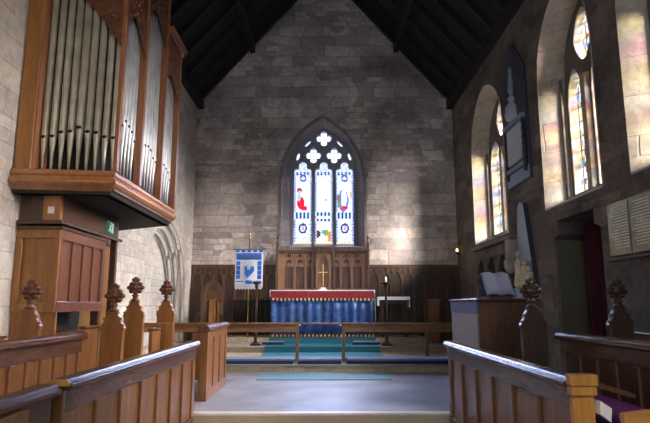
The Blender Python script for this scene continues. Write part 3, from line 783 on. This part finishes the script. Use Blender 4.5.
MB().prism([(1.435, -.567), (1.50, -.612), (1.50, -.604), (1.44, -.56)], 2.96, 3.05, FX).build('cover', 'navy', t)

# bench ends with carved poppyheads
def bench_end(x, y, z0, zn, label, mat='gold_oak', group=None):
    t = thing('bench_end', label, 'bench end', (x, y, z0), group)
    hw = .112
    prof = [(-hw, z0), (-hw, zn-.20), (-hw-.012, zn-.17), (-hw+.005, zn-.135), (-.09, zn-.11), (-.075, zn-.06), (-.055, zn-.03), (-.035, zn), (.035, zn), (.055, zn-.03), (.075, zn-.06), (.09, zn-.11), (hw-.005, zn-.135), (hw+.010, zn-.17), (hw, zn-.20), (hw, z0)]
    MB().prism([(x+a, c) for a, c in prof], y-.035, y+.035, FX).build('end_panel', mat, t, .008)
    for sg in (-1, 1):
        for a, c in ((.106, -.135), (.080, -.075), (.050, -.018)): MB().ball(x+sg*a, y-.02, zn+c, .018, .03, .016, 1).build('crocket', mat, t, smooth=True)
    b = MB()
    b.lathe([(.05, 0), (.055, .012), (.03, .03), (.028, .05), (.045, .062), (.03, .075), (.026, .10)], x, y, 12, zn-.005)
    b.ball(x, y, zn+.15, .060, .036, .055)
    for a in range(3):  # side leaves
        for sg in (-1, 1):
            ang = (.0, .75, -.75)[a]; r = (.072, .062, .062)[a]
            b.ball(x+sg*r*math.cos(ang), y, zn+.150+r*math.sin(ang)*.95, .034, .030, .028, 2)
    for dx, dz, r in ((0, .225, .034), (-.026, .240, .026), (.026, .240, .026), (0, .258, .024), (-.035, .105, .024), (.035, .105, .024), (0, .19, .036), (-.03, .185, .024), (.03, .185, .024)):
        b.ball(x+dx, y-.006, zn+dz, r, r, r, 1)
    for dx, dz in ((0, .15), (-.05, .15), (.05, .15), (0, .21), (0, .10)): b.ball(x+dx, y-.034, zn+dz, .016, .012, .016, 1)
    b.build('poppyhead', 'carved' if mat != 'dark' else 'carved_shaded', t, smooth=True)
    return t
bench_end(-2.76, 5.30, ZF+.1, -.03, 'carved bench end with dark poppyhead, leftmost, before the organ casing')
bench_end(-2.08, 5.60, ZF+.1, -.06, 'carved bench end nearest the viewer in the row of three poppyheads on the left')
bench_end(-2.175, 6.50, ZU, .05, 'carved bench end, the middle one of the three poppyheads in a row on the left')
bench_end(-2.06, 7.40, ZU, .05, 'carved bench end furthest back of the three poppyheads in a row on the left')
bench_end(1.98, 5.26, ZF+.1, -.02, 'carved bench end with poppyhead, darkened as if shaded, beside the brown reading desk on the right', 'dark')  # darker oak than the left bench ends, standing in for shade
bench_end(2.81, 5.28, ZF+.1, -.02, 'carved bench end with poppyhead, darkened as if shaded, under the inscribed plaque on the right', 'dark')
# rear seats linking the bench ends
def stall(x0, x1, y0, y1, z0, zt, label, cush=None):
    t = thing('choir_stall', label, 'choir stall', ((x0+x1)/2, (y0+y1)/2, z0))
    xb = x0 if x0 < 0 else x1-.04
    MB().box(xb, xb+.04, y0, y1, z0, zt).build('back', 'oak', t, .004)
    MB().box(xb-.02, xb+.06, y0, y1, zt, zt+.03).build('back_rail', 'oak_y', t, .008)
    MB().box(x0+.045, x1-.045, y0, y1, z0+.40, z0+.44).build('seat', 'oak_y', t, .006)
    for y in (y0+.02, y1-.02): MB().box(x0+.05, x1-.05, y-.02, y+.02, z0, z0+.40).build('support', 'oak', t)
    return t
stall(-2.02, -1.84, 6.58, 6.92, ZU, -.30, 'oak choir stall seat between the middle and furthest poppyheads on the left')
stall(-3.40, -2.72, 5.40, 6.0, ZF+.1, -.35, 'oak stall seat in the dark space below the organ casing')
stall(2.66, 3.25, 5.36, 6.0, ZF+.1, -.30, 'dark oak stall seat below the doorway on the right')
tag(MB().box(-1.965, -1.85, 6.60, 6.90, ZU+.442, ZU+.50).build('seat_cushion', 'redcush', None, .02), 'crimson seat cushion on the stall behind the left reading desk', 'cushion')
# tall plain screen board behind the poppyheads
tag(MB().box(-2.06, -1.86, 7.02, 7.06, ZU, -.22).build('stall_screen', 'gold_oak', None, .01), 'plain golden oak upright board between two poppyheads on the left', 'board')

# left far desk with rolled top
t = thing('clergy_desk', 'oak clergy desk with three panels, standing alone before the communion rail on the left', 'desk', (-1.46, 7.6, ZU))
MB().box(-1.51, -1.42, 6.93, 8.32, ZU, -.31).build('desk_body', 'oak', t, .006)
b = MB().box(-1.425, -1.40, 6.93, 8.32, ZU, ZU+.12).box(-1.425, -1.40, 6.93, 8.32, -.41, -.31)
for k in range(4): y = 6.97+k*.437; b.box(-1.425, -1.402, y-.04, y+.04, ZU+.12, -.40)
b.build('panel_frame', 'oak', t, .006)
MB().prism([(-1.52, -.33), (-1.385, -.33), (-1.37, -.30), (-1.385, -.265), (-1.43, -.245), (-1.52, -.255)], 6.90, 8.35, FX).build('rolled_top', 'oak_y', t, .01)
MB().box(-1.60, -1.51, 6.95, 8.3, -.36, -.33).build('book_slope', 'oak_y', t)
MB().box(-1.60, -1.51, 8.26, 8.30, ZU, -.34).build('side_bracket', 'oak', t); MB().box(-1.60, -1.51, 6.94, 6.97, -.9, -.34).build('side_bracket', 'oak', t)

# right reading desk with cloth and open book
t = thing('reading_desk', 'dark brown reading desk with a grey cloth panel towards the aisle, on the right', 'desk', (2.07, 7.05, ZU))
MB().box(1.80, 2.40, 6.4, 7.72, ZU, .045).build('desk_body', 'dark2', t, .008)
MB().box(1.77, 2.43, 6.37, 7.75, .045, .075).build('desk_top', 'dark_y', t, .008)
fc = MB().box(1.785, 1.80, 6.44, 7.69, -.9, -.10).build('cloth_panel', 'frontalgrey', t)
MB().box(1.78, 1.80, 6.42, 7.71, -.10, .043).build('cloth_band', 'lavender', t)
t = thing('lectern_book', 'open book propped on a small stand on top of the brown reading desk', 'book', (2.12, 6.8, .076))
FB = lambda u, v, q: (u, q, v)
MB().prism([(6.95, .076), (6.60, .085), (6.60, .10), (6.86, .36), (6.89, .35), (6.66, .11), (6.95, .10)], 1.98, 2.26, lambda u, v, q: (q, u, v)).build('stand', 'slate', t)
bk = MB(); 
def pg(u, v): 
    return (1.95+u*.34, 6.58+v*.24, .11+v*.27+.02*math.sin(abs(u-.5)*PI*2))
bk.grid(pg, 12, 3); bk.build('pages', 'page', t, smooth=True, solid=.012)
MB().grid(lambda u, v: (1.93+u*.38, 6.60+v*.25, .098+v*.275), 2, 2).build('cover', 'slate', t, solid=.01)

# chair backs in the near corners
def chair(x0, x1, y, zt, label):
    t = thing('wooden_chair', label, 'chair', ((x0+x1)/2, y, ZF))
    cx = (x0+x1)/2
    for x in (x0, x1-.04): MB().box(x, x+.04, y-.02, y+.02, ZF, zt-.04).build('back_post', 'gold_oak', t, .006)
    P = [(x0-.005, zt-.055), (x1+.005, zt-.055)]+[(x1+.005-(x1-x0+.01)*k/8, zt-.01+.02*math.sin(PI*k/8)) for k in range(9)]
    MB().prism(P, y-.024, y+.024, FX).build('top_rail', 'gold_oak_x', t, .006)
    MB().box(x0+.04, x1-.04, y-.012, y+.012, zt-.30, zt-.26).build('lower_rail', 'gold_oak_x', t, .004)
    MB().box(x0, x1, y-.42, y-.0, ZF+.43, ZF+.47).build('seat', 'gold_oak', t, .01)
    for x in (x0, x1-.04): MB().box(x, x+.04, y-.40, y-.36, ZF, ZF+.43).build('leg', 'gold_oak', t, .005)
    return t
chair(1.335, 1.78, 2.55, -.465, 'light oak chair back in the near right corner of the picture')
# ------------------------------------------------------------------ organ
t = thing('pipe_organ', 'large pipe organ in an oak case jutting out high on the left wall', 'organ', (-3.0, 7.4, 1.25))
C = (-2.40, 6.16); A = (-3.49, 6.02); B = (-2.40, 8.76)
# moulded base following three sides
def ringm(pf, name, mat, z_off=0):
    bm = MB(); path = [(-3.50, 6.08), (-2.42, 6.20), (-2.42, 8.74)]
    norm = [Vector((.11, -.99)), Vector((.70, -.74)), Vector((1, 0))]
    L = [[(px+n.x*d*(1.35 if k == 1 else 1), py+n.y*d*(1.35 if k == 1 else 1), z) for d, z in pf] for k, ((px, py), n) in enumerate(zip(path, norm))]
    for a, b in zip(L, L[1:]):
        bm.loft(a, b)
    for k in (0, -1): 
        bm.b.faces.new([bm.b.verts.new(p) for p in L[k]])
    return bm.build(name, mat, t, smooth=False)
ringm([(-.05, 1.52), (.035, 1.52), (.05, 1.50), (.05, 1.465), (.035, 1.445), (.05, 1.42), (.075, 1.40), (.075, 1.37), (.05, 1.345), (.01, 1.32), (-.02, 1.29), (-.05, 1.27), (-.05, 1.25), (-.12, 1.25)], 'moulded_base', 'base_oak')
MB().prism([(-3.50, 6.10), (-2.44, 6.22), (-2.44, 8.70), (-3.50, 9.35)], 1.25, 1.30, lambda u, v, q: (u, v, q)).build('soffit', 'black', t)  # underside coloured black in place of its shade
MB().prism([(-3.50, 6.16), (-2.40, 6.22), (-2.40, 8.70), (-3.50, 8.70)], 1.3, 1.53, lambda u, v, q: (u, v, q)).build('case_floor', 'dark', t)
MB().box(-3.5, -2.75, 6.55, 8.70, 1.53, 4.15).box(-3.5, -2.75, 6.55, 7.9, 4.15, 5.2).build('case_interior', 'black', t)  # black block standing for the gloom behind the pipes
MB().prism([(-3.49, 6.07), (-3.315, 6.09), (-3.315, 6.45), (-3.49, 6.45)], 1.52, 5.2, lambda u, v, q: (u, v, q)).build('corner_post', 'gold_oak', t, .008)
MB().prism([(-3.315, 6.10), (-3.30, 6.102), (-3.30, 6.4), (-3.315, 6.4)], 1.52, 5.2, lambda u, v, q: (u, v, q)).build('post_inner_edge', 'red_oak', t)
MB().box(-2.405, -2.355, 6.15, 6.22, 1.52, 5.2).build('case_post', 'red_oak', t, .008)
for y, zt in ((6.98, 5.2), (7.90, 5.2), (8.68, 4.15)): MB().box(-2.45, -2.355, y-.035, y+.035, 1.52, zt).build('case_post', 'red_oak', t, .008)
def pipe(x, y, z0, zm, zt, r, mat, facing):
    """facing: unit vector of the mouth"""
    p = MB().lathe([(.012, 0), (r*.55, (zm-z0)*.5), (r, zm-z0), (r, zt-z0)], x, y, 14, z0).build('pipe', mat, t, smooth=True)
    fx, fy = facing
    m = MB()
    m.ball(x+fx*r*.9, y+fy*r*.9, zm+.0, r*.8 if fy else r*.25, r*.25 if fy else r*.8, .024, 1)
    m.build('mouth', 'black', p)
    m = MB(); m.prism([(-r*.55, .02), (r*.55, .02), (0, .11)], r*.96, r*1.03, (lambda u, v, q: (x+u, y+fy*q, zm+v)) if fy else (lambda u, v, q: (x+fx*q, y+u, zm+v)))
    m.build('lip', mat, p)
for k in range(9):
    a = k/8; x = -3.26+a*.80; y = 6.24+a*.04
    c = abs(k-4)/4
    pipe(x, y, 1.53, 2.06-.12*c-(.02 if k % 2 else 0), 4.6, (.046 if k == 4 else .044-.005*c), 'pipe', (0, -1))
for y0, y1, n, zt, zm in ((6.32, 6.90, 6, 3.9, 2.12), (7.08, 7.82, 7, 4.6, 2.06), (8.00, 8.60, 6, 3.8, 2.0)):
    for k in range(n):
        y = y0+(y1-y0)*k/(n-1); c = abs(k-(n-1)/2)/((n-1)/2)
        pipe(-2.47, y, 1.53, zm+.16*(1-c)-.03*(k % 2), zt, .042-.004*c, 'pipe_side', (1, 0))
# carved pipe shades
def shade(fr, u0, u1, zb0, zmid, zb1, zt, w0, w1):
    n = 14; P = [(u0, zt)]
    for k in range(n+1):
        a = k/n; z = zb0+(zb1-zb0)*a+(zmid-(zb0+zb1)/2)*math.sin(PI*a)
        z += .03*(k % 2)
        P.append((u0+(u1-u0)*a, z))
    P.append((u1, zt))
    b = MB().prism(P, w0, w1, fr); rnd = random.Random(int(u0*100))
    for k in range(34):
        a = rnd.random(); zz = zb0+(zb1-zb0)*a+(zmid-(zb0+zb1)/2)*math.sin(PI*a)
        p = fr(u0+(u1-u0)*a, min(zt-.03, zz+rnd.uniform(.0, .45)), w0)
        b.ball(*p, rnd.uniform(.015, .03), rnd.uniform(.015, .03), rnd.uniform(.02, .035), 1)
    b.build('carved_pipe_shade', 'carved', t)
shade(FX, -3.30, -2.40, 3.85, 3.62, 3.02, 4.6, 6.15, 6.165)
shade(FY, 6.27, 6.94, 3.42, 3.60, 3.25, 5.1, -2.37, -2.40)
shade(FY, 7.02, 7.86, 4.0, 4.15, 3.85, 5.1, -2.37, -2.40)
shade(FY, 7.94, 8.64, 3.45, 3.55, 3.30, 4.1, -2.37, -2.40)
MB().box(-3.4, -2.33, 7.93, 8.76, 4.13, 4.20).box(-3.4, -2.29, 7.93, 8.80, 4.20, 4.27).build('cornice', 'red_oak_y', t, .01)
MB().box(-3.4, -2.43, 8.66, 8.70, 1.53, 4.13).build('end_panel', 'red_oak', t)
MB().box(-3.5, -2.33, 6.08, 7.94, 5.1, 5.2).build('cornice', 'red_oak_y', t, .01)

# casing beneath organ
t = thing('organ_casing', 'panelled oak cupboard casing standing below the organ', 'cupboard', (-3.2, 7.2, ZF))
MB().box(-3.50, -3.00, 6.32, 6.36, ZF, .86).build('front_panel', 'gold_oak', t, .004)
MB().box(-3.46, -3.42, 6.40, 7.9, ZF, -.08).build('recess_back', 'black', t)  # added black sheet where the recess is only shaded
b = MB().box(-3.50, -3.0, 6.28, 6.32, .76, .86).box(-3.50, -3.0, 6.28, 6.32, -.08, .02).box(-3.50, -3.43, 6.28, 6.32, .02, .76).box(-3.10, -3.0, 6.28, 6.32, .02, .76)
b.build('front_frame', 'gold_oak', t, .006)
MB().box(-3.06, -3.02, 6.36, 7.60, -.08, .86).build('side_board', 'case_oak', t)
b = MB().box(-3.02, -2.99, 6.30, 7.60, .74, .86).box(-3.02, -2.99, 6.30, 7.60, -.08, .04)
for k in range(5): y = 6.36+k*.30; b.box(-3.02, -2.992, y-.045, y+.045, .04, .74)
b.build('side_frame', 'case_oak', t, .006)
MB().box(-3.50, -2.97, 6.26, 7.64, .86, .895).build('casing_top', 'dark_y', t, .006)
MB().box(-3.1, -3.0, 7.5, 7.6, ZF, -.08).build('support', 'dark', t)
MB().box(-3.50, -3.12, 6.4, 7.5, -.35, -.32).build('keyboard_shelf', 'dark', t)
t = thing('organ_gallery_panel', 'dark oak band of panelling between the organ and the cupboard below', 'panelling', (-3.2, 7.6, .95))
MB().box(-3.50, -3.22, 6.30, 6.34, .96, 1.25).build('front_board', 'dark', t)
MB().box(-3.22, -3.02, 6.27, 6.34, .96, 1.25).build('light_post', 'gold_oak', t, .004)
MB().box(-3.06, -3.02, 6.34, 8.12, .96, 1.25).build('side_board', 'dark', t)
MB().box(-3.50, -2.97, 6.24, 8.16, .915, .96).build('ledge_moulding', 'dark_y', t, .01)
MB().box(-3.1, -3.02, 8.04, 8.12, ZF, .915).build('door_post', 'dark', t)
tag(MB().box(-3.16, -3.09, 6.258, 6.27, 1.04, 1.12).build('light_switch', 'plastic', None, .003), 'white light switch on the golden post under the organ', 'switch')
t = thing('exit_sign', 'small green emergency exit sign under the far end of the organ', 'sign', (-3.01, 7.83, 1.0))
MB().box(-3.019, -3.008, 7.66, 7.90, .99, 1.17).build('sign_panel', 'green', t)
g = MB()
fs = lambda u, v, q: (q, 7.66+u, .99+v)
g.prism([(.16, .02), (.21, .02), (.21, .16), (.16, .16)], -3.008, -3.004, fs)
g.ball(-3.005, 7.77, 1.145, .004, .016, .018, 1)
g.prism([(.08, .12), (.13, .14), (.12, .08), (.15, .05), (.14, .02), (.10, .06), (.06, .03), (.04, .04), (.08, .08)], -3.008, -3.004, fs)
g.build('running_figure', 'signw', t)

# ------------------------------------------------------------------ monuments on the right wall
t = thing('wall_monument', 'dark slate memorial with an urn relief and white tablet, between the two right windows', 'monument', (XR, 9.95, 2.2))
MB().prism([(9.33, 2.2), (10.52, 2.2), (10.60, 4.3), (10.1, 4.95), (9.85, 4.95), (9.35, 4.3)], XR-.04, XR-.001, FY).build('slate_back', 'slate', t, .006)
MB().box(XR-.09, XR-.04, 9.55, 10.3, 2.62, 3.30).build('white_tablet', 'marble', t, .006)
MB().box(XR-.12, XR-.04, 9.42, 10.42, 3.34, 3.42).build('tablet_cornice', 'bluemarble', t, .006); MB().box(XR-.10, XR-.04, 9.46, 10.38, 2.48, 2.55).build('tablet_sill', 'bluemarble', t, .006)
for y in (9.46, 10.38):
    b = MB()
    b.tube([(XR-.07, y, 2.35), (XR-.07, y, 3.32)], .035)
    for k in range(7): b.ball(XR-.07, y, 2.42+k*.14, .05, .05, .04, 1)
    b.build('carved_garland', 'slate', t, smooth=True)
MB().box(XR-.05, XR-.04, 9.36, 10.49, 2.23, 2.45).build('lower_band', 'bluemarble', t)
MB().lathe([(.05, 0), (.13, .03), (.15, .12), (.13, .28), (.07, .36), (.05, .40), (.09, .44), (.03, .52)], XR-.07, 9.95, 12, 3.42).build('urn_relief', 'marble', t, smooth=True)
MB().lathe([(.03, 0), (.07, .12), (.05, .30), (.03, .45), (.05, .52), (.005, .60)], XR-.06, 9.98, 10, 3.94).build('figure_relief', 'bluemarble', t, smooth=True)
t = thing('obelisk_monument', 'grey marble obelisk memorial with small cream figures at its foot, left of the doorway', 'monument', (XR, 9.8, .3))
MB().prism([(9.36, .30), (10.28, .30), (9.99, 1.80), (9.86, 1.86), (9.72, 1.78)], XR-.07, XR-.001, FY).build('obelisk', 'bluemarble', t, .006)
MB().prism([(9.34, .30), (9.36, .30), (9.71, 1.80), (9.69, 1.80)], XR-.075, XR-.001, FY).build('dark_edge', 'slate', t)
MB().box(XR-.18, XR-.001, 9.25, 10.38, .20, .30).box(XR-.14, XR-.001, 9.30, 10.33, .10, .20).build('ledge', 'bluemarble', t, .01)
for y, h in ((9.62, .5), (9.90, .68), (9.45, .36)):
    b = MB().lathe([(.07, 0), (.10, .05), (.07, h*.45), (.085, h*.65), (.03, h*.78)], XR-.14, y, 12, .30); b.ball(XR-.14, y, .30+h*.88, .045, .045, .055)
    b.build('figure', 'cream', t, smooth=True)
t = thing('inscribed_plaque', 'bronze memorial plaque of two columns of names at the right edge', 'plaque', (XR, 6.45, .55))
MB().box(XR-.03, XR-.001, 5.95, 6.93, .60, 1.26).build('plate', 'plaque', t, .004)
MB().box(XR-.06, XR-.001, 5.92, 6.96, .54, .565).build('lower_ledge', 'slate', t, .004)
rnd = random.Random(9)
for c0 in (6.02, 6.48):
    b = MB()
    for k in range(15):
        z = 1.20-k*.036; y = c0; end = c0+.37*rnd.uniform(.75, 1)
        while y < end:
            l = rnd.uniform(.02, .07); b.box(XR-.034, XR-.03, y, min(end, y+l), z-.008, z+.006); y += l+.015
    b.build('engraved_lines', 'plaque_txt', t)
MB().box(XR-.036, XR-.029, 6.43, 6.445, .62, 1.24).build('centre_line', 'slate', t)
# sedilia niches
t = thing('sedilia', 'stone lintel over three small pointed niches in the right wall', 'niche', (XR, 11.6, -.2))
hs = [arch(c, .30, -.15, .55, 1.0, 6) for c in (12.35, 11.60, 10.85)]
MB().plate([(10.5, -.25), (12.75, -.25), (12.75, 1.20), (10.5, 1.20)], hs, XR-.12, XR-.03, FY).build('arcade', 'south', t, .01)
MB().box(XR-.03, XR-.001, 10.5, 12.75, -.25, 1.2).build('niche_back', 'black', t)  # shade of the niches painted as a black back
MB().box(XR-.18, XR-.001, 10.2, 12.85, 1.23, 1.31).build('lintel', 'surround', t, .01)
t = thing('stone_corbel', 'pale stone corbel with a rounded foot beside the three niches', 'corbel', (XR-.15, 10.35, .6))
MB().box(XR-.20, XR-.001, 10.22, 10.42, .85, 1.22).build('block', 'dressed', t, .01)
MB().lathe([(.02, 0), (.08, .03), (.12, .12), (.13, .22), (.10, .27)], XR-.14, 10.32, 12, .58).build('rounded_foot', 'dressed', t, smooth=True)
# small lamp on corner
t = thing('wall_lamp', 'tiny glowing lamp on the right wall near the far corner', 'lamp', (XR-.1, 14.45, 1.35))
MB().box(XR-.10, XR-.001, 14.43, 14.47, 1.30, 1.34).build('bracket', 'iron', t)
MB().lathe([(.03, 0), (.04, .03), (.03, .06)], XR-.12, 14.45, 10, 1.33).build('cup', 'iron', t)
MB().ball(XR-.12, 14.45, 1.42, .025, .025, .045).build('flame', 'flame', t, smooth=True)

# ------------------------------------------------------------------ light, world, camera
def area(name, loc, target, sx, sy, power, col):
    l = bpy.data.lights.new(name, 'AREA'); l.shape = 'RECTANGLE'; l.size = sx; l.size_y = sy; l.energy = power; l.color = col
    o = bpy.data.objects.new(name, l); COL.objects.link(o); o.location = loc
    o.rotation_euler = (Vector(target)-Vector(loc)).to_track_quat('-Z', 'Y').to_euler(); return o
def spot(name, loc, target, power, col, ang, blend=.6, r=.1):
    l = bpy.data.lights.new(name, 'SPOT'); l.energy = power; l.color = col; l.spot_size = math.radians(ang); l.spot_blend = blend; l.shadow_soft_size = r
    o = bpy.data.objects.new(name, l); COL.objects.link(o); o.location = loc
    o.rotation_euler = (Vector(target)-Vector(loc)).to_track_quat('-Z', 'Y').to_euler(); return o
sun = bpy.data.lights.new('daylight', 'SUN'); sun.energy = 17.; sun.angle = math.radians(18); sun.color = (1., .97, .94)
so = bpy.data.objects.new('daylight', sun); COL.objects.link(so); so.location = (12, 0, 8)
so.rotation_euler = Vector((-.50, .72, -.20)).to_track_quat('-Z', 'Y').to_euler()
sky = bpy.data.lights.new('south_sky', 'SUN'); sky.energy = 52.; sky.angle = math.radians(50); sky.color = (.93, .97, 1.)
so = bpy.data.objects.new('south_sky', sky); COL.objects.link(so); so.location = (12, 3, 8)
so.rotation_euler = Vector((-.85, .12, -.42)).to_track_quat('-Z', 'Y').to_euler()
esk = bpy.data.lights.new('east_sky', 'SUN'); esk.energy = 10.; esk.angle = math.radians(45); esk.color = (.62, .76, 1.)
so = bpy.data.objects.new('east_sky', esk); COL.objects.link(so); so.location = (0, 25, 10)
so.rotation_euler = Vector((.0, -.85, -.50)).to_track_quat('-Z', 'Y').to_euler()
spot('nave_spot', (1.2, -1.5, 3.6), (-2.8, 6.3, 1.2), 260, (1., .74, .45), 50)
spot('nave_spot', (-.6, -1.5, 3.4), (1.38, 2.9, -.8), 330, (1., .72, .4), 9)
wd = bpy.data.worlds.new('sky'); scene.world = wd; wd.use_nodes = True
bg = wd.node_tree.nodes['Background']; bg.inputs[0].default_value = (.80, .86, 1., 1); bg.inputs[1].default_value = .15

cam = bpy.data.cameras.new('camera'); co = bpy.data.objects.new('camera', cam); COL.objects.link(co)
cam.sensor_width = 36; cam.lens = 36*550/650; cam.clip_start = .05; cam.clip_end = 200
pitch = math.atan((305-211.5)/550)
co.rotation_euler = (PI/2+pitch, 0, -math.atan(3/550)); co.location = (0, 0, 0)
scene.camera = co
scene.view_settings.view_transform = 'Standard'; scene.view_settings.look = 'None'
scene.view_settings.gamma = 1; scene.view_settings.use_curve_mapping = False
scene.view_settings.exposure = .7
scene.cycles.use_denoising = True
scene.cycles.max_bounces = 8; scene.cycles.diffuse_bounces = 5
